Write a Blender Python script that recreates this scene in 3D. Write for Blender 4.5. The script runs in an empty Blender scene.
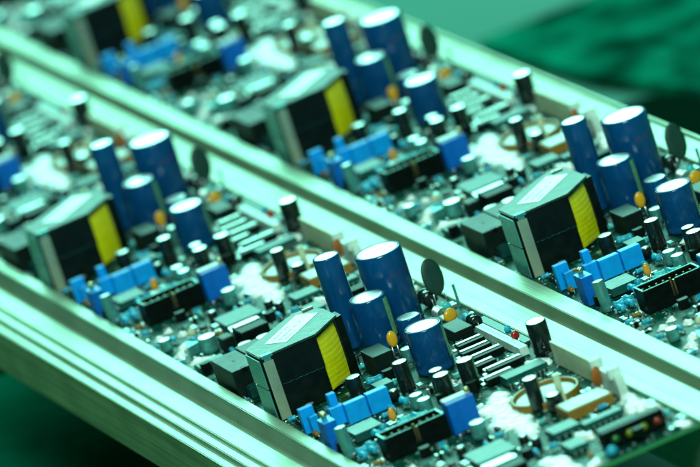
import bpy, bmesh, math, random
from mathutils import Vector, Matrix, noise
random.seed(7)
S = 0.001                      # everything below is written in millimetres
sc = bpy.context.scene
C = bpy.data.collections.new("scene"); sc.collection.children.link(C)
PI = math.pi

# ------------------------------------------------------------------ materials
def mat(name, col, rough=0.4, metal=0.0, coat=0.0, var=0.12, nscale=300, bump=0.0, bscale=900, emit=None, trans=0, sss=0, rvar=0.12, spec=.5):
    m = bpy.data.materials.new(name); m.use_nodes = True
    nt = m.node_tree; b = nt.nodes["Principled BSDF"]
    tc = nt.nodes.new("ShaderNodeTexCoord")
    n = nt.nodes.new("ShaderNodeTexNoise"); n.inputs["Scale"].default_value = nscale; n.inputs["Detail"].default_value = 4
    nt.links.new(tc.outputs["Object"], n.inputs["Vector"])
    r = nt.nodes.new("ShaderNodeValToRGB")
    r.color_ramp.elements[0].position = .3; r.color_ramp.elements[1].position = .7
    r.color_ramp.elements[0].color = tuple(c*(1-var) for c in col)+(1,)
    r.color_ramp.elements[1].color = tuple(min(1, c*(1+var)) for c in col)+(1,)
    nt.links.new(n.outputs["Fac"], r.inputs["Fac"]); nt.links.new(r.outputs["Color"], b.inputs["Base Color"])
    mr = nt.nodes.new("ShaderNodeMapRange")
    mr.inputs["To Min"].default_value = max(0.02, rough-rvar); mr.inputs["To Max"].default_value = min(1, rough+rvar)
    n2 = nt.nodes.new("ShaderNodeTexNoise"); n2.inputs["Scale"].default_value = nscale*.6; n2.inputs["Detail"].default_value = 5
    nt.links.new(tc.outputs["Object"], n2.inputs["Vector"])
    nt.links.new(n2.outputs["Fac"], mr.inputs["Value"]); nt.links.new(mr.outputs["Result"], b.inputs["Roughness"])
    b.inputs["Metallic"].default_value = metal
    b.inputs["Coat Weight"].default_value = coat; b.inputs["Specular IOR Level"].default_value = spec
    b.inputs["Transmission Weight"].default_value = trans
    b.inputs["Subsurface Weight"].default_value = sss
    if sss: b.inputs["Subsurface Scale"].default_value = 0.002
    if bump:
        n3 = nt.nodes.new("ShaderNodeTexNoise"); n3.inputs["Scale"].default_value = bscale; n3.inputs["Detail"].default_value = 3
        nt.links.new(tc.outputs["Object"], n3.inputs["Vector"])
        bp = nt.nodes.new("ShaderNodeBump"); bp.inputs["Strength"].default_value = bump; bp.inputs["Distance"].default_value = 0.0004
        nt.links.new(n3.outputs["Fac"], bp.inputs["Height"]); nt.links.new(bp.outputs["Normal"], b.inputs["Normal"])
    if emit:
        b.inputs["Emission Color"].default_value = emit[:3]+(1,); b.inputs["Emission Strength"].default_value = emit[3]
    return m

M = dict(
 blue   = mat("blue sleeve", (.001,.055,.18), .18, coat=.1, nscale=120),
 navy   = mat("navy sleeve", (.001,.05,.17), .3, coat=.2),
 black  = mat("black plastic", (.003,.006,.005), .38, var=.3, bump=.15, spec=.08),
 sleeve = mat("black sleeve", (.006,.012,.011), .24, coat=.2),
 alu    = mat("can top aluminium", (.86,.90,.88), .36, metal=.75, var=.05, bump=.1),
 tin    = mat("tinned metal", (.70,.78,.74), .3, metal=.9, var=.1),
 chrome = mat("clip steel", (.55,.60,.42), .26, metal=.6, var=.15, nscale=90, bump=.2),
 silver = mat("silver green can", (.10,.36,.34), .28, metal=.5),
 pale   = mat("pale plastic", (.62,.76,.70), .45, sss=.1),
 cream  = mat("cream plastic", (.55,.60,.40), .5, sss=.15),
 white  = mat("white label paper", (.92,.92,.90), .4, var=.04),
 ink    = mat("label ink", (.42,.30,.30), .6),
 redink = mat("red print", (.13,.012,.03), .4),
 greyip = mat("grey green plastic", (.006,.065,.060), .36, spec=.32, var=.2, bump=.2),
 relay  = mat("relay plastic", (.004,.011,.009), .42, spec=.2, var=.25, nscale=200, bump=.25, bscale=1500),
 ferrite= mat("black ferrite", (.003,.007,.005), .36, var=.4, nscale=250, bump=.5, bscale=700, spec=.25),
 tape   = mat("yellow tape", (1.0,.80,.005), .34, coat=.3, var=.1, bump=.4, bscale=250),
 bluepl = mat("bright blue plastic", (.001,.31,.82), .42, spec=.3),
 deepbl = mat("deep blue plastic", (.001,.12,.50), .45, spec=.2),
 tealb  = mat("teal component", (.01,.34,.52), .4, var=.35, nscale=700),
 teal2  = mat("pale teal component", (.05,.46,.46), .4, var=.3, nscale=700),
 orange = mat("orange resin", (.8,.28,.01), .3, coat=.5),
 yellow = mat("yellow resin", (.8,.36,.01), .3, coat=.5),
 brown  = mat("brown resin", (.38,.10,.01), .35, coat=.3),
 red    = mat("red resin", (.38,.015,.01), .3, coat=.4),
 disc   = mat("dark green resin", (.010,.045,.035), .5, bump=.3),
 gold   = mat("gold pin", (.62,.52,.26), .28, metal=.9),
 tan    = mat("tan ceramic", (.26,.13,.012), .55),
 glue   = mat("white silicone glue", (.90,.93,.90), .25, var=.04, bump=.25, bscale=300),
 ledg   = mat("dark green lens", (.01,.12,.02), .25, coat=.5),
 ledy   = mat("yellow green lens", (.14,.20,.005), .25, coat=.5),
 ledr   = mat("red lens", (.22,.015,.003), .25, coat=.5),
 ring   = mat("yellow enamel ring", (.22,.11,.005), .35, coat=.2),
 foot   = mat("rubber", (.02,.025,.022), .8),
)

def pcb_material():
    m = bpy.data.materials.new("solder mask"); m.use_nodes = True
    nt = m.node_tree; b = nt.nodes["Principled BSDF"]; L = nt.links.new
    tc = nt.nodes.new("ShaderNodeTexCoord")
    v = nt.nodes.new("ShaderNodeTexVoronoi"); v.distance = 'CHEBYCHEV'; v.inputs["Scale"].default_value = 230; v.feature = 'F1'
    L(tc.outputs["Object"], v.inputs["Vector"])
    v2 = nt.nodes.new("ShaderNodeTexVoronoi"); v2.distance = 'CHEBYCHEV'; v2.feature = 'DISTANCE_TO_EDGE' if False else 'F2'; v2.inputs["Scale"].default_value = 120
    L(tc.outputs["Object"], v2.inputs["Vector"])
    a = nt.nodes.new("ShaderNodeMath"); a.operation = 'FRACT'
    mul = nt.nodes.new("ShaderNodeMath"); mul.operation = 'MULTIPLY'; mul.inputs[1].default_value = 3.4
    L(v2.outputs["Distance"], mul.inputs[0]); L(mul.outputs[0], a.inputs[0])
    r = nt.nodes.new("ShaderNodeValToRGB"); r.color_ramp.interpolation = 'CONSTANT'
    e = r.color_ramp.elements; e[0].color = (.0005,.026,.018,1); e[1].position = .56; e[1].color = (.001,.065,.046,1)
    e2 = e.new(.965); e2.color = (.10,.34,.24,1)
    L(a.outputs[0], r.inputs["Fac"])
    sp = nt.nodes.new("ShaderNodeValToRGB"); sp.color_ramp.interpolation = 'CONSTANT'
    sp.color_ramp.elements[0].color = (1,1,1,1); sp.color_ramp.elements[1].position = .12; sp.color_ramp.elements[1].color = (0,0,0,1)
    L(v.outputs["Distance"], sp.inputs["Fac"])
    mx = nt.nodes.new("ShaderNodeMix"); mx.data_type = 'RGBA'
    mx.inputs["B"].default_value = (.30,.55,.45,1)
    L(sp.outputs["Color"], mx.inputs["Factor"]); L(r.outputs["Color"], mx.inputs["A"])
    L(mx.outputs["Result"], b.inputs["Base Color"])
    b.inputs["Roughness"].default_value = .45; b.inputs["Specular IOR Level"].default_value = .12
    n3 = nt.nodes.new("ShaderNodeTexNoise"); n3.inputs["Scale"].default_value = 700
    L(tc.outputs["Object"], n3.inputs["Vector"])
    bp = nt.nodes.new("ShaderNodeBump"); bp.inputs["Strength"].default_value = .5; bp.inputs["Distance"].default_value = .0003
    L(n3.outputs["Fac"], bp.inputs["Height"]); L(bp.outputs["Normal"], b.inputs["Normal"])
    return m
M['pcb'] = pcb_material()
M['pcbedge'] = mat("board edge laminate", (.03,.22,.08), .5)

def rail_material(name, col, rough, lo=.75):
    # drawn aluminium: streaks that run along X, the drawing direction
    m = bpy.data.materials.new(name); m.use_nodes = True
    nt = m.node_tree; b = nt.nodes["Principled BSDF"]; L = nt.links.new
    tc = nt.nodes.new("ShaderNodeTexCoord"); mp = nt.nodes.new("ShaderNodeMapping")
    mp.inputs["Scale"].default_value = (.012, 1, 1)
    L(tc.outputs["Object"], mp.inputs["Vector"])
    n = nt.nodes.new("ShaderNodeTexNoise"); n.inputs["Scale"].default_value = 900; n.inputs["Detail"].default_value = 4
    L(mp.outputs["Vector"], n.inputs["Vector"])
    r = nt.nodes.new("ShaderNodeValToRGB")
    r.color_ramp.elements[0].position = .3; r.color_ramp.elements[1].position = .7
    r.color_ramp.elements[0].color = tuple(c*lo for c in col)+(1,); r.color_ramp.elements[1].color = tuple(col)+(1,)
    L(n.outputs["Fac"], r.inputs["Fac"])
    n2 = nt.nodes.new("ShaderNodeTexNoise"); n2.inputs["Scale"].default_value = 45; n2.inputs["Detail"].default_value = 6
    L(tc.outputs["Object"], n2.inputs["Vector"])
    r2 = nt.nodes.new("ShaderNodeValToRGB"); r2.color_ramp.elements[0].position = .35; r2.color_ramp.elements[1].position = .6
    r2.color_ramp.elements[0].color = (.82,.82,.78,1); r2.color_ramp.elements[1].color = (1,1,1,1)
    L(n2.outputs["Fac"], r2.inputs["Fac"])
    mx = nt.nodes.new("ShaderNodeMix"); mx.data_type = 'RGBA'; mx.blend_type = 'MULTIPLY'; mx.inputs["Factor"].default_value = 1
    L(r.outputs["Color"], mx.inputs["A"]); L(r2.outputs["Color"], mx.inputs["B"])
    L(mx.outputs["Result"], b.inputs["Base Color"])
    b.inputs["Metallic"].default_value = .38
    mr = nt.nodes.new("ShaderNodeMapRange"); mr.inputs["To Min"].default_value = rough-.08; mr.inputs["To Max"].default_value = rough+.12
    L(n.outputs["Fac"], mr.inputs["Value"]); L(mr.outputs["Result"], b.inputs["Roughness"])
    bp = nt.nodes.new("ShaderNodeBump"); bp.inputs["Strength"].default_value = .25; bp.inputs["Distance"].default_value = .0003
    L(n.outputs["Fac"], bp.inputs["Height"]); L(bp.outputs["Normal"], b.inputs["Normal"])
    return m
M['rail'] = rail_material("drawn aluminium", (.36,.44,.31), .36)
M['raild'] = rail_material("rough aluminium", (.42,.50,.26), .6, lo=.5)

# ------------------------------------------------------------------ mesh helpers
def box(bm, x0, y0, z0, x1, y1, z1, mi=0, bev=0.0, rot=0, taper=0):
    cx, cy, cz = (x0+x1)/2, (y0+y1)/2, (z0+z1)/2
    r = bmesh.ops.create_cube(bm, size=1)
    vs = r['verts']
    for v in vs:
        t = (1-taper) if v.co.z > 0 else 1
        v.co = Vector((v.co.x*(x1-x0)*t, v.co.y*(y1-y0)*t, v.co.z*(z1-z0)))
    fs = {f for v in vs for f in v.link_faces}
    for f in fs: f.material_index = mi
    if bev:
        es = list({e for v in vs for e in v.link_edges})
        rb = bmesh.ops.bevel(bm, geom=es, offset=bev, segments=2, affect='EDGES', profile=.6)
        vs = list({v for f in rb['faces'] for v in f.verts} | {v for v in vs if v.is_valid})
        for v in list(vs):
            for f in v.link_faces: f.material_index = mi
        vs = list({v for v0 in vs for f in v0.link_faces for v in f.verts})
    R = Matrix.Rotation(rot, 3, 'Z') if rot else None
    for v in vs:
        if R: v.co = R @ v.co
        v.co += Vector((cx, cy, cz))
    return vs

def lathe(bm, cx, cy, prof, seg=24, mi=0, smooth=True, mis=None, M4=None):
    """prof: list of (r,z) from bottom to top; caps closed when r==0"""
    rings = []
    for r, z in prof:
        if r <= 1e-6: ring = [bm.verts.new((cx, cy, z))]
        else: ring = [bm.verts.new((cx+r*math.cos(2*PI*k/seg), cy+r*math.sin(2*PI*k/seg), z)) for k in range(seg)]
        rings.append(ring)
    if M4:
        for ring in rings:
            for v in ring: v.co = M4 @ v.co
    for i in range(len(rings)-1):
        a, b = rings[i], rings[i+1]
        m = mis[i] if mis else mi
        for k in range(seg):
            k2 = (k+1) % seg
            if len(a) == 1 and len(b) == 1: continue
            if len(a) == 1: f = bm.faces.new((a[0], b[k2], b[k])) if False else bm.faces.new((a[0], b[k2], b[k])[::1])
            elif len(b) == 1: f = bm.faces.new((a[k], a[k2], b[0]))
            else: f = bm.faces.new((a[k], a[k2], b[k2], b[k]))
            f.material_index = m; f.smooth = smooth
    return rings

def prism(bm, pts, z0, z1, mi=0):
    lo = [bm.verts.new((x, y, z0)) for x, y in pts]; hi = [bm.verts.new((x, y, z1)) for x, y in pts]
    n = len(pts)
    fs = [bm.faces.new(hi), bm.faces.new(lo[::-1])]
    for k in range(n): fs.append(bm.faces.new((lo[k], lo[(k+1) % n], hi[(k+1) % n], hi[k])))
    for f in fs: f.material_index = mi

def tube(bm, pts, r, seg=8, mi=0):
    pts = [Vector(p) for p in pts]; rings = []
    for i, p in enumerate(pts):
        d = (pts[min(i+1, len(pts)-1)]-pts[max(i-1, 0)]).normalized()
        a = d.orthogonal().normalized() if i == 0 else (a - d*a.dot(d)).normalized()
        b = d.cross(a)
        rr = r[i] if isinstance(r, (list, tuple)) else r
        rings.append([bm.verts.new(p+rr*(math.cos(2*PI*k/seg)*a+math.sin(2*PI*k/seg)*b)) for k in range(seg)])
    for i in range(len(rings)-1):
        for k in range(seg):
            f = bm.faces.new((rings[i][k], rings[i][(k+1) % seg], rings[i+1][(k+1) % seg], rings[i+1][k])); f.smooth = True; f.material_index = mi
    for ring, fl in ((rings[0], True), (rings[-1], False)):
        f = bm.faces.new(ring[::-1] if fl else ring); f.material_index = mi

def ball(bm, c, r, mi=0, sx=1, sy=1, sz=1, seg=12, rotz=0):
    rr = bmesh.ops.create_uvsphere(bm, u_segments=seg, v_segments=max(6, seg//2+2), radius=1)
    R = Matrix.Rotation(rotz, 3, 'Z')
    for v in rr['verts']:
        v.co = R @ Vector((v.co.x*r*sx, v.co.y*r*sy, v.co.z*r*sz)) + Vector(c)
        for f in v.link_faces: f.material_index = mi; f.smooth = True

def obj(name, bm, mats, parent=None):
    bmesh.ops.recalc_face_normals(bm, faces=bm.faces)
    for v in bm.verts: v.co *= S
    me = bpy.data.meshes.new(name); bm.to_mesh(me); bm.free()
    for m in (mats if isinstance(mats, (list, tuple)) else [mats]): me.materials.append(m)
    o = bpy.data.objects.new(name, me); C.objects.link(o)
    if parent: o.parent = parent
    return o
def B(): return bmesh.new()
def single(name, parent, m, fn, *a, **k):
    bm = B(); fn(bm, *a, **k); return obj(name, bm, m, parent)

# ------------------------------------------------------------------ the circuit board, built once
board = bpy.data.objects.new("circuit_board", None); C.objects.link(board)
X0, X1, Y0, Y1 = 19.0, 287.6, -78.2, 18.6
occ = []                                   # footprints already used: (x0,y0,x1,y1)
def use(x0, y0, x1, y1): occ.append((x0, y0, x1, y1))
def free(x, y, r):
    return all(x+r < a or x-r > c or y+r < b or y-r > d for a, b, c, d in occ)

bm = B(); box(bm, X0, Y0, -1.6, X1, Y1, 0, 0)
for f in bm.faces:
    if abs(f.normal.z) < .5: f.material_index = 1
obj("board_panel", bm, [M['pcb'], M['pcbedge']], board)

def can(x, y, r, h, sleeve, name="electrolytic_capacitor", seg=40, stripe=None, top=None, lean=(0, 0), mark=None, rim=.86):
    """a can capacitor in a shrink sleeve, with its bare vented aluminium top"""
    T = Matrix.Translation((x, y, 0)) @ Matrix.Rotation(lean[0], 4, 'X') @ Matrix.Rotation(lean[1], 4, 'Y') @ Matrix.Translation((-x, -y, 0))
    bm = B()
    bd = min(.9, r*.12)
    prof = [(0, .4), (r*.93, .4), (r, .4+bd*.6), (r, 1.8+bd), (r*.965, 2.3+bd), (r, 2.8+bd), (r, h-bd), (r*.985, h-bd*.35), (r*.95, h), (r*rim, h+.02), (r*rim, h-.25)]
    lathe(bm, x, y, prof, seg, M4=T)
    if stripe:
        a0, a1, mi = stripe
        rr = r+.06; n = 6; vs = []
        for k in range(n+1):
            a = a0+(a1-a0)*k/n
            vs.append([bm.verts.new(T @ Vector((x+rr*math.cos(a), y+rr*math.sin(a), z))) for z in (3.6+bd, h-bd*1.3)])
        for k in range(n):
            f = bm.faces.new((vs[k][0], vs[k+1][0], vs[k+1][1], vs[k][1])); f.material_index = 1; f.smooth = True
    o = obj(name, bm, [sleeve, M['stripe']], board)
    bm = B()
    rr = r*rim*.99
    lathe(bm, x, y, [(rr, h-.5), (rr, h-.12), (rr*.9, h-.02), (rr*.4, h+.0), (0, h+.01)], seg, M4=T)
    obj("capacitor_top", bm, top or M['alu'], o)
    if mark:
        bm = B()
        for (a, z, w, hh) in mark:
            vs = [bm.verts.new((x+(r+.08)*math.cos(a+d*w/r), y+(r+.08)*math.sin(a+d*w/r), z+e*hh)) for d, e in ((0,0),(1,0),(1,1),(0,1))]
            bm.faces.new(vs)
        obj("printed_mark", bm, M['redink'], o)
    use(x-r, y-r, x+r, y+r)
    return o
M['stripe'] = mat("sleeve stripe", (.10,.30,.16), .35, var=.35, nscale=900)
CAM_A = math.atan2(-737, 2594)             # direction of the viewer's side of the board, for the printed sides
def marks(a, z, n, w, h):
    out = []
    for k in range(n):
        if k == n//2: continue
        out.append((a+k*(w+.5)/8, z+.25*math.sin(k*2.1), w*random.uniform(.5, 1), h*random.uniform(.6, 1)))
    return out
can(50.5, -25.4, 5.2, 37.5, M['blue'], mark=marks(.35, 17, 4, 1.1, 1.6))
can(48.7, -4.9, 9.2, 31, M['blue'], seg=56, mark=marks(-.12, 21.5, 8, .75, 1.7), rim=.9)
can(65.3, -19.4, 7.5, 21, M['blue'], seg=48, stripe=(.52, .9, 1))
can(77.0, -9.9, 4.9, 11.3, M['blue'])
can(116.2, -17, 7.3, 18.2, M['blue'], seg=48, stripe=(.75, 1.1, 1))
# small black sleeved capacitors
for x, y, r, h in ((126.8, -32.8, 3.0, 12.3), (112.5, -47.6, 3.0, 9.5), (152.6, -16.6, 3.4, 11.6), (155.2, -27.6, 3.2, 10.8),
                   (147.0, -26.6, 2.7, 10.6), (206.2, -11.5, 2.8, 13), (215.0, -7.6, 3.1, 7)):
    can(x, y, r, h, M['sleeve'], seg=28, rim=.9, stripe=(random.uniform(.6, .8), random.uniform(.95, 1.1), 1))
can(148.0, 15.0, 3.9, 13.2, M['sleeve'], seg=32, rim=.9, lean=(0, .06))
can(95.6, -19.6, 2.6, 6, M['silver'], seg=24, rim=.92)
for x, y in ((149.8, -37.5), (158.2, -37.6)): can(x, y, 2.6, 5.8, M['silver'], seg=24, rim=.9)
can(171.6, -74.0, 2.3, 12.6, M['silver'], seg=24, rim=.85, lean=(.02, -.1))
can(208.5, -36, 3.1, 6.6, M['silver'], seg=28, rim=.9)
can(255.3, -62.4, 3.7, 6.8, M['silver'], seg=28, rim=.95)
can(232.5, -73, 2.4, 5.2, M['silver'], seg=24, rim=.95)
for x, y in ((279.6, -55.2), (280.2, -47.6)): can(x, y, 3.0, 5.6, M['sleeve'], seg=28, rim=.93)

# ---- transformer
H = 26.0
tr = obj("transformer", (lambda bm: (prism(bm, [(83.8,-75),(98.8,-75),(98.4,-52.4),(88,-50),(78,-44),(70,-44),(68,-52)], .6, 12.7),
     prism(bm, [(83.5,-75.3),(99.2,-75.3),(98.7,-52.2),(88,-49.5),(78,-43.5),(70,-43.5),(67.5,-52)], 13.0, H-1.2), bm)[-1])(B()), M['ferrite'], board)
bm = B(); prism(bm, [(83.2,-75.6),(99.5,-75.6),(99.0,-52.0),(87.3,-38.8),(74,-38.8),(66,-41.5),(64.2,-49)], H-1.0, H)
bmesh.ops.bevel(bm, geom=list(bm.edges), offset=.3, segments=2, affect='EDGES')
obj("top_plate", bm, mat("varnished steel", (.020,.050,.040), .36, var=.5, spec=.3, nscale=160, bump=.25, bscale=400), tr)
bm = B(); prism(bm, [(79.5,-39.8),(86.5,-39.8),(85.5,-36.6),(78.5,-36.6)], 0, H-1.3); box(bm, 70,-42,0.4, 79,-38.6,4.6,0)
obj("bobbin_flange", bm, M['ferrite'], tr)
# coil: taped winding between the core and the flange, with bulging turns
bm = B()
n = 60; rows = []
path = [(97.4,-52.0),(96.2,-50.2),(94.6,-48.3),(92.9,-46.3),(91.1,-44.3),(89.3,-42.3),(87.6,-40.6)]
for i in range(n+1):
    t = i/n; z = 2.0+(H-4.4)*t
    bul = .10*abs(math.sin(t*PI*11))**.7+.7*math.sin(PI*t)
    ring = []
    for k, (x, y) in enumerate(path):
        e = math.sin(PI*(k+.3)/6.6)
        nn = .10*noise.noise(Vector((x*.5, y*.5, z*.6)))
        ring.append((x-1.2+(bul+nn)*.78*(.5+.5*e), y-.2+(bul+nn)*.62*(.5+.5*e), z+.35*math.sin(k*.8+t*3)))
    ring += [(81,-41, z), (84,-50, z)]
    rows.append([bm.verts.new(p) for p in ring])
for i in range(n):
    for k in range(len(rows[0])):
        k2 = (k+1) % len(rows[0])
        f = bm.faces.new((rows[i][k], rows[i][k2], rows[i+1][k2], rows[i+1][k])); f.smooth = k < 6
bm.faces.new(rows[0][::-1]); bm.faces.new(rows[-1])
bmesh.ops.split_edges(bm, edges=[e for e in bm.edges if len(e.link_faces) == 2 and e.link_faces[0].smooth != e.link_faces[1].smooth])
obj("coil", bm, M['tape'], tr)
bm = B(); tube(bm, [(98.95+.15*math.sin(k*2.3), -70+k*.9, 12.85+.16*math.sin(k*1.7)) for k in range(20)], [.10+.07*abs(math.sin(k*1.3)) for k in range(20)], 6)
obj("glue_line", bm, M['greyip'], tr)
# steel clip on the front corner, hooked over the top
bm = B()
box(bm, 99.3,-74.9,.5, 100.2,-70.8,H-2.2, 0, .15); box(bm, 97.6,-74.9,H-.9, 100.0,-70.4,H+.35, 1, .15); box(bm, 99.4,-74.2,H-2.4, 99.9,-71.4,H-.8, 1, .1)
box(bm, 84.2,-76.1,.6, 98.9,-75.65,12.6, 1, .1); box(bm, 84.0,-76.2,13.1, 99.0,-75.65,H-1.4, 1, .1)
obj("core_clip", bm, [M['chrome'], M['clipd']] if 'clipd' in M else [M['chrome'], M['silver']], tr)
bm = B(); box(bm, 66.8,-45.5,H, 68,-41,H+.8,0,.2)
obj("mounting_tab", bm, M['chrome'], tr)
# white paper label with rows of print
bm = B()
def lab(u, v, z):                 # u along the long edge 0..1, v across 0..1
    a = Vector((86.3,-68.6,0)); e1 = Vector((-18.2,20.3,0)); e2 = Vector((8.0,6.2,0))
    p = a+e1*u+e2*v; return (p.x, p.y, z)
f = bm.faces.new([bm.verts.new(lab(u, v, H+.12)) for u, v in ((0,0),(0,1),(1,1),(1,0))])
for row, (v0, n) in enumerate(((.18, 9), (.48, 12), (.74, 7))):
    u = .1
    for k in range(n):
        w = random.uniform(.02, .045)
        if random.random() < .85:
            f = bm.faces.new([bm.verts.new(lab(a, b, H+.16)) for a, b in ((u, v0),(u, v0+.12),(u+w, v0+.12),(u+w, v0))]); f.material_index = 1
        u += w+.022
obj("paper_label", bm, [M['white'], M['ink']], tr)
use(64, -77, 101, -37)

# ---- relays and boxes
def relay(name, x0, y0, x1, y1, h, m, slot=True, bev=.35):
    bm = B(); box(bm, x0, y0, .5, x1, y1, h, 0, bev)
    o = obj(name, bm, m, board)
    if slot:
        bm = B(); cx, cy = (x0+x1)/2, (y0+y1)/2
        box(bm, cx-1.2, cy-.5, h-.2, cx+1.2, cy+.5, h+.06, 0)
        box(bm, x1-2, y0+4.2, h-1.6, x1+.25, y0+6.2, h+.1, 0, .1)
        obj("moulded_notch", bm, M['black'], o)
    use(x0, y0, x1, y1); return o
relay("relay", 31, -76, 56, -65.2, 11.4, M['relayt2'] if 'relayt2' in M else M['relay'])
relay("relay", 26, -64, 48, -55, 10.8, M['relay'], slot=False)
relay("relay", 86.5, -34.6, 100.5, -26.4, 9.2, M['relay'], bev=.5, slot=False)
relay("relay", 84.5, -1.2, 99.5, 6.4, 5.2, M['relay'], slot=False)
bm = B(); box(bm, 57.2,-73,.4, 62,-68,4.5,0,.3); box(bm, 58,-72.4,4.5,61,-69,5.2,0,.1); obj("terminal_block", bm, M['greyip'], board); use(57,-73,62,-68)
relay("flat_heatsink", 119, -42.5, 126, -34.5 - 1.8, 5, M['greyip'], slot=False, bev=.2) if False else None
bm = B(); box(bm, 117.5,-43.5,.3, 124.5,-36.6,5.6,0,.3); obj("film_capacitor", bm, M['greyip'], board); use(117.5,-43.5,124.5,-36.6)

# ---- blue film capacitors
def film(x0, y0, x1, y1, h, m=None):
    bm = B(); box(bm, x0, y0, .5, x1, y1, h, 0, .35)
    o = obj("film_capacitor", bm, m or M['bluepl'], board); use(x0, y0, x1, y1); return o
film(124.6, -75.2, 127.6, -69.6, 10.4); film(128.2, -73.4, 131.6, -70.0, 7.6)
film(124.0, -63.0, 127.0, -59.8, 11.2); film(129.5, -65.4, 132.5, -59.8, 7.6)
film(133.6, -60.8, 137.0, -52.3, 8.5); film(133.2, -51.6, 137.0, -43.2, 8.6)
# ---- trimmer
bm = B(); box(bm, 150, -76.2, .4, 158, -71.4, 11.6, 0, .25)
o = obj("trimmer", bm, [M['deepbl']], board); use(150,-77,158,-71)
bm = B(); lathe(bm, 153, -74, [(1.0, 11.5), (1.0, 12.6), (1.25, 12.7), (1.25, 14), (1.0, 14.3), (0, 14.3)], 16); box(bm, 152.0,-74.2,14.2,154.0,-73.8,14.5,0)
obj("adjusting_screw", bm, M['gold'], o)
bm = B(); box(bm, 150.1,-76.1,11.6,157.9,-71.5,11.72,0,0); obj("trimmer_face", bm, M['bluepl'], o)
# ---- blue relay standing beside the header
bm = B(); box(bm, 189.6, -41.2, .4, 196.6, -30.4, 12.6, 0, .3)
o = obj("blue_relay", bm, M['deepbl'], board); use(189,-42,197,-30)
bm = B(); box(bm, 189.8, -41.0, 12.6, 193.6, -30.6, 13.1, 0, .15); obj("relay_lid", bm, M['pale'], o)
bm = B(); lathe(bm, 192.6,-31.2, [(1.0,13.0),(1.1,14.2),(.8,14.7),(0,14.8)], 16); obj("adjusting_screw", bm, M['gold'], o)
# ---- box header: open shroud with rows of gold pins
bm = B()
hx0, hx1, hy0, hy1, hh = 185.0, 194.2, -66.6, -42.0, 9.3
box(bm, hx0, hy0, .3, hx0+1.0, hy1, hh, 0, .12); box(bm, hx1-1.0, hy0, .3, hx1, -55.4, hh, 0, .12); box(bm, hx1-1.0, -53.0, .3, hx1, hy1, hh, 0, .12)
box(bm, hx1-1.1, -55.4, .3, hx1-.15, -53.0, 3.2, 0); box(bm, hx0+1, hy0, .3, hx1-1, hy0+1.0, hh-.03, 0); box(bm, hx0+1, hy1-1.0, .3, hx1-1, hy1, hh-.03, 0)
box(bm, hx0+1, hy0+1, .3, hx1-1, hy1-1, 2.0, 0)
hd = obj("box_header", bm, M['black'], board); use(hx0, hy0, hx1, hy1)
bm = B()
box(bm, hx0+.1, hy0+.1, hh, hx0+.6, hy1-.1, hh+.12, 0); box(bm, hx0+.6, hy0+.1, hh-.02, hx1-.9, hy0+.7, hh+.12, 0)
box(bm, hx0+.9, hy1-.9, hh-.02, hx1-.9, hy1-.1, hh+.12, 0); box(bm, hx1-.7, hy0+.9, hh, hx1-.3, -55.5, hh+.1, 0); box(bm, hx1-.7, -52.9, hh, hx1-.3, hy1-.9, hh+.1, 0)
obj("header_rim", bm, M['silver'], hd)
for i in range(8):
    for x in (187.6, 191.3):
        bm = B(); y = -64.2+i*2.85
        box(bm, x-.32, y-.32, 1.5, x+.32, y+.32, 8.3, 0, .1); obj("pin", bm, M['gold'], hd)

# ---- integrated circuits
def chip(x0, y0, x1, y1, h, m=None, pins='x', np_=7, name="integrated_circuit", top=None):
    bm = B(); box(bm, x0, y0, .8, x1, y1, h, 0, .2, taper=.04)
    o = obj(name, bm, m or M['greyip'], board)
    bm = B()
    for k in range(np_):
        if pins == 'x':
            y = y0+(y1-y0)*(k+.5)/np_
            for x, d in ((x1, 1), (x0, -1)):
                box(bm, min(x-.2*d, x+.8*d), y-.35, h*.45, max(x-.2*d, x+.8*d), y+.35, h*.45+.25)
                box(bm, min(x+.6*d, x+.85*d), y-.3, 0, max(x+.6*d, x+.85*d), y+.3, h*.45+.2)
        else:
            x = x0+(x1-x0)*(k+.5)/np_
            for y, d in ((y1, 1), (y0, -1)):
                box(bm, x-.35, min(y-.2*d, y+.8*d), h*.45, x+.35, max(y-.2*d, y+.8*d), h*.45+.25)
                box(bm, x-.3, min(y+.6*d, y+.85*d), 0, x+.3, max(y+.6*d, y+.85*d), h*.45+.2)
    obj("pin_row", bm, M['tin'], o)
    if top:
        bm = B(); box(bm, x0+.3, y0+.3, h, x1-.3, y1-.3, h+.12, 0, 0); obj("chip_label", bm, top, o)
    use(x0-1, y0-1, x1+1, y1+1); return o
chip(163.0, -9.2, 170.4, 8.2, 3.9, np_=10)
chip(148.5, -67.2, 160.5, -55.5, 4.0, pins='y', np_=4)
chip(236.5, -21.6, 246, -10.6, 3.2, np_=4); chip(257.5, -24, 267.5, -16.5, 3.2, np_=3)
chip(245.5, -11.2, 250.5, 4.6, 3.4, np_=7); chip(260.0, -10.6, 265, 5.6, 3.4, np_=7)
chip(271, -75, 279, -63, 3, np_=5)
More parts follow.
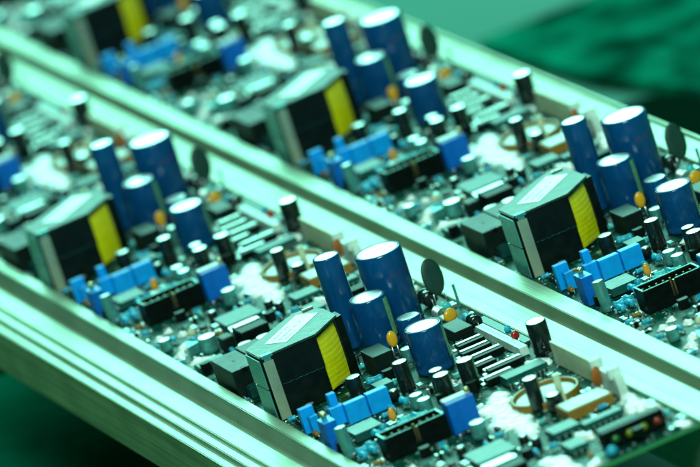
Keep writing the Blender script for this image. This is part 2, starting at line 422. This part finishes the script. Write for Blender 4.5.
# row of low power packages with bright tabs
for x, y0, y1 in ((108.5,-4.6,6.2), (118.6,-7,5.0), (128.6,-6.4,6.0), (138.6,-9.2,-1.2), (148.8,-8.4,6.2), (158.2,-13,-1.6)):
    bm = B(); box(bm, x-2.4, y0, .6, x+2.2, y1, 3.0, 0, .25); o = obj("power_package", bm, M['black'], board)
    bm = B(); box(bm, x-2.2, y0+.4, 3.0, x-.5, y1-.4, 3.35, 0, .1); box(bm, x-2.0, y0+.5, 1.2, x+.3, y0-1.6, 1.5, 0)
    obj("metal_tab", bm, M['tin'], o); use(x-2.6, y0-1.6, x+2.4, y1)
for x, y in ((113.6,-3.4),(124,-4),(134,-4.6),(144.2,-6.2),(153.8,-11)):
    bm = B(); box(bm, x-1.9, y-2.0, .1, x+1.9, y+3.2, 2.0, 0, .3); obj("tantalum_capacitor", bm, M['tin'], board); use(x-1.6,y-1.5,x+1.4,y+3.4)
# long single-row socket beside the rail, with its row of contact marks
bm = B(); box(bm, 98, 7.6, .3, 143, 11.0, 3.8, 0, .2)
o = obj("strip_socket", bm, M['pale'], board); use(98,7.6,143,11.2)
bm = B()
for k in range(20): box(bm, 100.5+k*2.05, 8.7, 3.75, 101.3+k*2.05, 9.9, 3.86)
obj("contact_row", bm, M['silver'], o)
bm = B(); box(bm, 84, 13.2, .3, 133, 16.6, 1.8, 0, .2); obj("stiffener_bar", bm, M['teal2g'] if 'teal2g' in M else M['greyip'], board); use(84,13.2,133,16.6)

# ---- axial parts: body, end caps, leads
def axial(x, y, z, L_, r, ang, m, name="resistor", bands=True, m2=None):
    bm = B(); d = Vector((math.cos(ang), math.sin(ang), 0)); c = Vector((x, y, z))
    ts = (-.5,-.47,-.38,-.28,-.2,.2,.28,.38,.47,.5); rs = (.35,.8,1,1,.82,.82,1,1,.8,.35)
    tube(bm, [c+d*L_*t for t in ts], [r*k for k in rs], 12)
    o = obj(name, bm, m, board)
    bm = B(); e = L_*.5
    tube(bm, [c-d*(e+1.2)-Vector((0,0,z)), c-d*(e+1.2)-Vector((0,0,.3)), c-d*(e+.9), c-d*e*.9], .25, 6)
    tube(bm, [c+d*(e+1.2)-Vector((0,0,z)), c+d*(e+1.2)-Vector((0,0,.3)), c+d*(e+.9), c+d*e*.9], .25, 6)
    obj("wire_lead", bm, M['tin'], o)
    ex, ey = abs(d.x)*(e+1)+r, abs(d.y)*(e+1)+r
    use(x-ex, y-ey, x+ex, y+ey); return o
axial(42.5, 9.8, 4, 8, 3.2, 0.0, M['sleeve'], "choke")
axial(92.6, 9.6, 4.2, 6, 2.6, 0.0, M['sleeve'], "rectifier")
axial(83.5, 10.2, 3.2, 5, 1.8, 0.0, M['tealb'])
axial(104, -37.5, 2.2, 6.5, 1.5, 1.2, M['tealb'])
for x, y, a in ((162.5,-47.5,1.2),(166.5,-50,1.0),(160,-56.5,.3),(171,-46,1.5),(166,-42,1.3),(174,-66,.3),(176.5,-61.5,.1),(171,-60,1.4),(179.5,-67.5,.2),(176,-54,1.57),(181,-58,1.57),(164,-60,.2),(168,-56,1.4),(164,-43.5,.4),(170,-51.5,1.2),(175.5,-48.5,1.5),(180,-50,1.3),(181.5,-44,1.5),(175,-70.5,1.57),(181,-72,.2),(146,-70,.1),(118,-33,1.4),(122,-54,.4),(142,-40,.2)):
    axial(x, y, 2.6, 4.6, 1.45, a, random.choice([M['tealb'], M['tealb'], M['teal2']]))
# little coil of wire beside the big cans
bm = B(); pts = []
for k in range(90):
    t = k/89; a = t*2*PI*6; pts.append((60+6*t, 6.6+2.2*math.cos(a), 2.8+2.2*math.sin(a)))
tube(bm, pts, .35, 6); obj("wire_coil", bm, M['tin'], board); use(58,4,67,10)

# ---- disc capacitors / resin drops
def drop(x, y, zc, w, h, t, m, ang=0, tilt=0, name="disc_capacitor"):
    bm = B()
    ball(bm, (0,0,0), 1, sx=t/2, sy=w/2, sz=h/2, seg=20)
    for v in bm.verts:      # flatter faces, like a dipped disc
        v.co.x = math.copysign(min(abs(v.co.x), t*.40), v.co.x)
    T = Matrix.Translation((x, y, zc)) @ Matrix.Rotation(ang, 4, 'Z') @ Matrix.Rotation(tilt, 4, 'Y')
    for v in bm.verts: v.co = T @ v.co
    o = obj(name, bm, m, board)
    bm = B()
    for s in (-1, 1):
        p = T @ Vector((0, s*w*.25, -h*.42)); tube(bm, [(x, y+s*w*.28, 0), (x+(p.x-x)*.6, p.y, zc*.25), p], .3, 6)
    obj("wire_lead", bm, M['tin'], o)
    use(x-2, y-w/2, x+2, y+w/2); return o
drop(46.5, 13.2, 12.0, 9.4, 15, 2.6, M['disc'], .25, -.1)
drop(75.3, 6.6, 4.4, 6.0, 5.4, 2.6, M['yellow'], .2)
drop(84.0, -20.4, 7.6, 4.4, 6.6, 2.6, M['yellow'], .1)
drop(158.6, -50.8, 5.0, 2.9, 5.4, 2.4, M['orange'])
drop(128.5, 12.2, 4.4, 3.4, 3.6, 2.4, M['red'])
drop(216.5, 9.6, 6.6, 4.6, 8.4, 2.2, M['brown'], .3, .15)
drop(60.5, -1.0+11.8, 3.4, 3.6, 3.6, 2.0, M['teal2'])
drop(113, 1.8+13, 2.6, 2.6, 3, 1.8, M['tealb'])
bm = B(); box(bm, 56.4,16.3,0, 57.4,17.2,9.5,0,.1); obj("test_post", bm, M['silver'], board); use(56,16,58,17.5)
bm = B(); box(bm, 210.2,-4.6,0, 212.0,-2.2,12,0,.3); obj("locating_post", bm, M['cream'], board); use(210,-5,212,-2)
# ---- round holder: yellow ring with pale cell
bm = B(); n = 48
lathe(bm, 197, -4.8, [(13.1,.1),(13.1,2.6),(12.9,2.9),(11.9,2.9),(11.7,2.6),(11.7,.1)], 48); o = obj("round_holder", bm, M['ring'], board)
bm = B(); lathe(bm, 197, -4.8, [(11.3,.1),(11.3,1.3),(10.9,1.6),(9,1.65),(0,1.7)], 48); obj("cell", bm, M['celltop'] if 'celltop' in M else M['pale'], o)
use(184,-18,210,8)
# ---- tan ceramic resistor with pale filled top
bm = B(); box(bm, 221, -10.2, .4, 233.2, 8.2, 4.4, 0, .3); o = obj("ceramic_resistor", bm, M['tan'], board)
bm = B(); box(bm, 221.9,-9.4,4.4, 232.4,7.4,4.65,0,.1); obj("cement_filling", bm, M['pale'], o); use(221,-10,233,8)
# ---- cream connector along the rail, clear tabs
bm = B(); box(bm, 166, 12.2, .3, 206.5, 14.6, 9.4, 0, .3); box(bm, 166,14.6,.3,206.5,17,2.2,0,.2); obj("edge_connector", bm, M['cream'], board); use(166,11,207,17)
bm = B(); box(bm, 208, 11.4, .3, 231, 14.8, 8.6, 0, .5)
o = obj("wire_connector", bm, M['pale'], board); use(208,11,231,15)
for x in (210, 227):
    bm = B(); box(bm, x-1.2, 10.4, 7.0, x+1.4, 15.2, 11.2, 0, .5); obj("latch_tab", bm, M['pale'], o)
# ---- flat plates, boxes in the near corner
bm = B(); box(bm, 226, -50, .3, 242, -34.4, 3.0, 0, .25); obj("flat_module", bm, M['greyip'], board); use(226,-50,242,-34)
bm = B(); prism(bm, [(249,-51.5),(256.5,-52.5),(256.5,-41),(249,-40)], 3.4, 4.4); box(bm, 249.5,-51,.2,255,-41,3.4,0,.1)
obj("shield_plate", bm, M['tin'], board); use(249,-53,257,-40)
bm = B(); box(bm, 262, -53.8, .3, 274, -42.2, 8.0, 0, .4); o = obj("crystal_module", bm, M['black'], board); use(262,-54,274,-42)
bm = B(); box(bm, 262.4,-53.4,8.0, 266,-42.6,8.5,0,.15); obj("metal_tab", bm, M['tin'], o)
bm = B(); box(bm, 259,-59.8,.3, 266,-54.6,6.2,0,1.0); obj("potted_inductor", bm, M['relay'], board); use(259,-60,266,-54)
bm = B(); prism(bm, [(243,-68),(252,-70),(250,-64)], .2, 4.2); obj("corner_bracket", bm, M['silver'], board); use(243,-70,252,-64)
drop(230.5,-61,2.8,3.4,3.4,2.2,M['cream'])
# ---- LED bar along the near edge
bm = B(); box(bm, 273.4, -14.8, .3, 278.6, 9.4, 7.4, 0, .3); led = obj("indicator_bar", bm, M['black'], board); use(273,-15,279,10)
for y, m in ((-10.2, 'ledg'), (-4.6, 'ledy'), (.9, 'ledy'), (6.4, 'ledr')):
    bm = B(); ball(bm, (278.3, y, 3.7), 1, sx=1.3, sy=1.6, sz=1.6, seg=20); obj("indicator_lens", bm, M[m], led)
bm = B(); ball(bm, (283.5,-14.5,2), 1, sx=2.0, sy=2.2, sz=2.0, seg=16); obj("bead", bm, M['tealb'], board); use(281,-17,286,-12)

# ---- lumps of white silicone glue
def glue(spots, h, seed, step=.55, name="glue_lump"):
    xs = [s[0] for s in spots]; ys = [s[1] for s in spots]; rm = max(s[2] for s in spots)*1.3
    x0, x1, y0, y1 = min(xs)-rm, max(xs)+rm, min(ys)-rm, max(ys)+rm
    nx, ny = int((x1-x0)/step)+1, int((y1-y0)/step)+1
    def hz(x, y):
        v = 0
        for sx, sy, sr in spots:
            d2 = ((x-sx)**2+(y-sy)**2)/(sr*sr); v += math.exp(-d2*1.6)
        e = v-.28-.34*noise.noise(Vector((x*.35, y*.35, seed)))-.20*noise.noise(Vector((x*1.1, y*1.1, seed+5)))
        if e <= 0: return None
        return .62*h*min(1, e*2.4)**.5*(1+.26*noise.noise(Vector((x*.5, y*.5, seed+9)))+.05*noise.noise(Vector((x*1.6, y*1.6, seed+3))))
    bm = B(); grid = {}
    for i in range(nx+1):
        for j in range(ny+1):
            x, y = x0+i*step, y0+j*step
            if x > X1-.4 or y > Y1-.4 or y < Y0+.4: continue
            z = hz(x, y)
            if z is not None: grid[i, j] = bm.verts.new((x, y, max(.08, z)))
    for (i, j) in list(grid):
        q = [(i, j), (i+1, j), (i+1, j+1), (i, j+1)]
        if all(k in grid for k in q):
            f = bm.faces.new([grid[k] for k in q]); f.smooth = True
    for e in [e for e in bm.edges if len(e.link_faces) == 1]:
        for v in e.verts: v.co.z = .03
    bmesh.ops.delete(bm, geom=[v for v in bm.verts if not v.link_faces], context='VERTS')
    o = obj(name, bm, M['glue'], board)
    for s in spots: use(s[0]-s[2]*.7, s[1]-s[2]*.7, s[0]+s[2]*.7, s[1]+s[2]*.7)
glue([(174,-15,5),(181,-18,6),(190,-21,6),(200,-22,7),(210,-22,6.5),(219,-22,5),(226,-24,4.5),(184,-25,4),(205,-27,4)], 1.8, 1)
glue([(236,12,4),(243,11,4),(250,12,3.5),(257,13,3.5),(263,12,3.5),(248,8,3)], 4.2, 2)
glue([(281,12.5,3.2),(284,13.5,3)], 1.6, 3)
glue([(283,-21,3.2),(286,-24,2.6)], 2.2, 4)
glue([(266,-29,5),(273,-31,5.5),(280,-30,5),(262,-33,3.5),(274,-36,4)], 2.0, 5)
glue([(246,-72,3),(238,-68,3.2),(243,-63,3),(249,-58,2.6),(262,-70,4),(266,-66,3)], 2.6, 6)
glue([(215,-70,2.6),(210,-64,2.2),(221,-62,2.6)], 2.4, 7)
glue([(66,-1,2.4),(70,.5,2.2)], 2.4, 8)
glue([(232,-3,2.0),(223,.5,2.6),(219,-3,2.6)], 6.2, 9)
glue([(252,-14,3),(256,-12,2.6)], 3.2, 10)
glue([(130,-23,3),(136,-20,3),(141,-16,2.6)], 1.6, 11)
glue([(157,9.5,3),(161,11,2.6),(154,6,2.4)], 2.6, 12)
glue([(25,-30,4),(31,-27,3.6),(24,-36,3)], 2.0, 13)

# ---- many small parts soldered between the large ones
chips = [M['black'], M['black'], M['greyip'], M['tealb'], M['teal2'], M['pale'], M['greyip'], M['tealb'], M['silver'], M['tealb'], M['black']]
def rnd(n, r, tries=3000):
    out = []
    for _ in range(tries):
        x, y = random.uniform(X0+2, X1-2), random.uniform(Y0+2, Y1-2)
        if free(x, y, r):
            out.append((x, y)); use(x-r*.8, y-r*.8, x+r*.8, y+r*.8)
            if len(out) == n: break
    return out
for x, y in rnd(20, 3.0):                        # small transistors and cans
    k = random.random()
    if k < .5:
        bm = B(); h = random.uniform(3, 4.6)
        lathe(bm, x, y, [(0,.3),(1.9,.3),(1.9,h),(1.7,h+.2),(0,h+.2)], 18); o = obj("miniature_capacitor", bm, M['sleeve'], board)
        bm = B(); lathe(bm, x, y, [(1.6,h+.1),(1.6,h+.3),(0,h+.35)], 18); obj("capacitor_top", bm, M['alu'], o)
    else:
        bm = B(); prism(bm, [(x-1.2,y-2),(x+.8,y-2),(x+1.6,y-1),(x+1.6,y+1),(x+.8,y+2),(x-1.2,y+2)], 2, 6); obj("transistor", bm, M['black'], board)
for x, y in rnd(58, 2.1):
    axial(x, y, 1.8, 3.4, 1.05, random.choice([0, PI/2, PI/2, .2]), random.choice([M['tealb'], M['teal2'], M['teal2'], M['tealb'], M['sleeve'], M['sleeve'], M['tan']]))
for x, y in rnd(98, 1.4, 9000):
    w, l, h = random.uniform(.7,1.25), random.uniform(1.1,2.0), random.uniform(.7,2.2)
    if random.random() < .5: w, l = l, w
    m = random.choice(chips)
    bm = B(); box(bm, x-w, y-l, .08, x+w, y+l, h, 0, .12)
    if w > l: box(bm, x-w-.15, y-l-.05, .05, x-w*.6, y+l+.05, h+.06, 1); box(bm, x+w*.6, y-l-.05, .05, x+w+.15, y+l+.05, h+.06, 1)
    else: box(bm, x-w-.05, y-l-.15, .05, x+w+.05, y-l*.6, h+.06, 1); box(bm, x-w-.05, y+l*.6, .05, x+w+.05, y+l+.15, h+.06, 1)
    obj("chip_component", bm, [m, M['tin']], board)
bm = B()                                          # solder joints: beyond counting
for _ in range(1300):
    x, y = random.uniform(X0+1, X1-1), random.uniform(Y0+1, Y1-1)
    r = random.uniform(.35, .75)
    ok = not any(a-.2 < x < c+.2 and b-.2 < y < d+.2 for a, b, c, d in occ[:95])
    if ok: lathe(bm, x, y, [(r, .02), (r*.7, r*.35), (r*.25, r*.9), (0, r)], 7)
o = obj("solder_joints", bm, M['tin'], board); o['kind'] = 'stuff'

# ------------------------------------------------------------------ copies of the board along the carrier
def copy_tree(o, parent=None):
    c = o.copy(); C.objects.link(c)
    if parent: c.parent = parent
    for ch in list(o.children): copy_tree(ch, c)
    return c
U, V, VX = 270.275, 121.865, -37.49
spots = [
 (0, 0, "green circuit board at the lower right of the front row, indicator lenses in view"),
 (VX, V, "circuit board of the rear row cut off by the right edge, sharpest of its row"),
 (-U, 0, "slightly blurred circuit board in the middle of the front row, left of the sharp one"),
 (VX-U, V, "blurred circuit board in the middle of the rear row, top centre of the photo"),
 (-2*U, 0, "very blurred circuit board cut off by the left edge, last of the front row"),
 (VX-2*U, V, "strongly blurred circuit board at the upper left, its yellow coil cut by the top edge"),
 (VX-3*U, V, "smeared sliver of a circuit board in the extreme top left corner"),
]
for i, (x, y, lab_) in enumerate(spots):
    o = board if i == 0 else copy_tree(board)
    o.location = (x*S, y*S, 0)
    o['label'] = lab_; o['category'] = "circuit board"; o['group'] = "circuit boards clamped between the rails"

# ------------------------------------------------------------------ aluminium carrier rails
def extrude(name, prof, m, xa=-1250, xb=620, parent=None, mi=None):
    bm = B(); n = len(prof)
    a = [bm.verts.new((xa, y, z)) for y, z in prof]; b = [bm.verts.new((xb, y, z)) for y, z in prof]
    for k in range(n):
        f = bm.faces.new((a[k], a[(k+1) % n], b[(k+1) % n], b[k]))
        if mi: f.material_index = mi[k]
    bm.faces.new(a); bm.faces.new(b[::-1])
    bmesh.ops.recalc_face_normals(bm, faces=bm.faces)
    es = [e for e in bm.edges if abs(e.verts[0].co.x-e.verts[1].co.x) > 100]
    bmesh.ops.bevel(bm, geom=es, offset=.28, segments=2, affect='EDGES')
    return obj(name, bm, m, parent)
rack = bpy.data.objects.new("board_carrier", None); C.objects.link(rack)
rack['label'] = "long drawn aluminium carrier frame of three parallel rails holding the circuit boards"; rack['category'] = "metal rack"
extrude("rail", [(19.6,-2.2),(17.4,-2.2),(17.4,1.7),(22.6,1.7),(22.6,1.25),(30.6,.9),(30.6,-3),(34.9,-3),(34.9,3.2),(42.8,3.2),(42.8,-2.4),(40.6,-2.4),(40.6,-28),(19.6,-28)], [M['rail'], M['raild']], parent=rack)
y0 = V+.8
extrude("rail", [(y0+19,-2.2),(y0+17.4,-2.2),(y0+17.4,1.7),(y0+22.6,1.7),(y0+22.6,1.25),(y0+30,.9),(y0+30,2.2),(y0+31.4,2.2),(y0+31.4,-28),(y0+19,-28)], [M['rail'], M['raild']], parent=rack)
extrude("rail", [(-78.9,-28),(-78.9,-2.2),(-77.2,-2.2),(-77.2,3.2),(-82.0,3.2),(-84.2,-3.6),(-85.2,-4.2),(-85.2,-3.8),(-93.2,-3.8),(-93.6,-5.6),(-95.4,-5.6),(-95.8,-5.0),(-97.6,-5.0),(-98.0,-7.4),(-99.6,-7.4),(-99.9,-6.9),(-101.6,-7.3),(-101.6,-28)],
        [M['rail'], M['raild']], parent=rack, mi=[0]*16+[1,0])
for k in range(-3, 2):                        # sunk screws along the inner flanges
    for x, y in ((8+k*U, 27.2), (-68+k*U, V+28)):
        bm = B(); lathe(bm, x, y, [(1.3,.6),(1.3,1.25),(1.1,1.45),(.3,1.5),(0,1.5)], 16); box(bm, x-.9, y-.18, 1.4, x+.9, y+.18, 1.56)
        obj("screw_head", bm, M['foot'], rack)
for x in (-1180, -700, -250, 180+130, 600):
    bm = B(); box(bm, x-10, -98, -44, x+10, V+30, -28.3, 0, 1); obj("crossbar", bm, M['raild'], rack)
    if x in (-1180, 600):
        for y in (-70, V+5):
            bm = B(); lathe(bm, x, y, [(0,-110),(14,-110),(14,-106),(7,-104),(7,-44)], 24); obj("foot", bm, M['foot'], rack)

# ------------------------------------------------------------------ what lies behind and below
def surf(name, col, rough, nscale, var, z=-110):
    return mat(name, col, rough, nscale=nscale, var=var, rvar=.06, spec=.02)
bm = B(); box(bm, -3600, -2600, -150, 1500, 3000, -110.3, 0)
t = obj("table_top", bm, surf("table laminate", (.06,.22,.17), .6, 4, .12), None); t['kind'] = 'structure'
# bare green circuit panel lying on the table behind the carrier, out of focus
bm = B(); prism(bm, [(-643,274.7),(-581,277),(-515,281.6),(-427,301),(-330,560),(-622,560)], -110, -104)
M['panel'] = mat("bare panel mask", (.001,.115,.068), .6, nscale=30, var=.98, rvar=.1, spec=0)
bp = obj("bare_circuit_panel", bm, M['panel']); bp['label'] = "blurred dark green bare circuit panel lying flat on the table behind the rear rail"; bp['category'] = "circuit panel"
M['trace'] = mat("trace green", (.004,.20,.125), .5, spec=0)
for k in range(16):
    x, y = random.uniform(-620,-440), random.uniform(312,430)
    bm = B()
    if k % 2: box(bm, x, y, -104, x+random.uniform(25,70), y+3.4, -103.8)
    else: box(bm, x, y, -104, x+3.4, y+random.uniform(15,50), -103.75+.01*k)
    obj("copper_trace", bm, M['trace'], bp)
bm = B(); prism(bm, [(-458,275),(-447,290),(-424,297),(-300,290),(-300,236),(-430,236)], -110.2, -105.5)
b2 = obj("dark_slab", bm, mat("near black green", (.0005,.012,.007), .9, spec=0)); b2['label'] = "dark green pad at the right edge of the photo, in front of the bare panel"; b2['category'] = "slab"  # flat near-black green piece beside the bare panel
bm = B(); lathe(bm, -490, 311, [(5,-104),(5,-102.5),(4,-102),(0,-102)], 24); obj("plated_hole", bm, M['trace'], bp)
bm = B(); box(bm, -1500, -560, -110.2, 900, 55, -107.5, 0, .6)
mt = obj("desk_mat", bm, mat("green rubber mat", (.002,.15,.085), .8, spec=0, nscale=60, var=.15, bump=.2)); mt['label'] = "dark green rubber mat lying below the front rail in the lower left corner"; mt['category'] = "mat"

# ------------------------------------------------------------------ camera
Cm = Vector((2593.723, -737.026, 811.203))*S
r = Vector((0.34472096, 0.88801747, -0.30429003)); u = Vector((-0.16813912, 0.37732853, 0.91068788)); w = Vector((-0.92352406, 0.26277015, -0.27938353))
cam = bpy.data.cameras.new("camera"); co = bpy.data.objects.new("camera", cam); C.objects.link(co)
R3 = Matrix((r, u, -w)).transposed()
co.matrix_world = Matrix.Translation(Cm) @ R3.to_4x4()
cam.sensor_width = 36; cam.lens = 7302.96/700*36; cam.clip_start = .05; cam.clip_end = 60
cam.dof.use_dof = True; cam.dof.focus_distance = 2.722; cam.dof.aperture_fstop = 12.5
sc.camera = co

# ------------------------------------------------------------------ lights
wd = bpy.data.worlds.new("World"); sc.world = wd; wd.use_nodes = True
bg = wd.node_tree.nodes["Background"]; bg.inputs[0].default_value = (.000, .48, .40, 1); bg.inputs[1].default_value = .09
def area(name, d, dist, sx, sy, power, col):
    l = bpy.data.lights.new(name, 'AREA'); l.shape = 'RECTANGLE'; l.size = sx; l.size_y = sy; l.energy = power; l.color = col
    o = bpy.data.objects.new(name, l); C.objects.link(o)
    d = Vector(d).normalized(); tgt = Vector((.05, 0, 0)); o.location = tgt+d*dist
    o.rotation_euler = (-d).to_track_quat('-Z', 'Y').to_euler(); return o
area("window_light", (-.86, .30, .60), 5.0, 3.2, 2.2, 262, (.29, 1.0, .78))
area("front_fill_light", (.72, -.20, .66), 3.0, .9, .9, 64, (.62, 1.0, .82))  # added soft fill from the camera side, brightens the coil and can fronts

sc.view_settings.view_transform = 'Standard'; sc.view_settings.look = 'None'
sc.view_settings.exposure = .50; sc.view_settings.gamma = 1
sc.render.engine = 'CYCLES'
sc.render.resolution_x = 1024; sc.render.resolution_y = 683
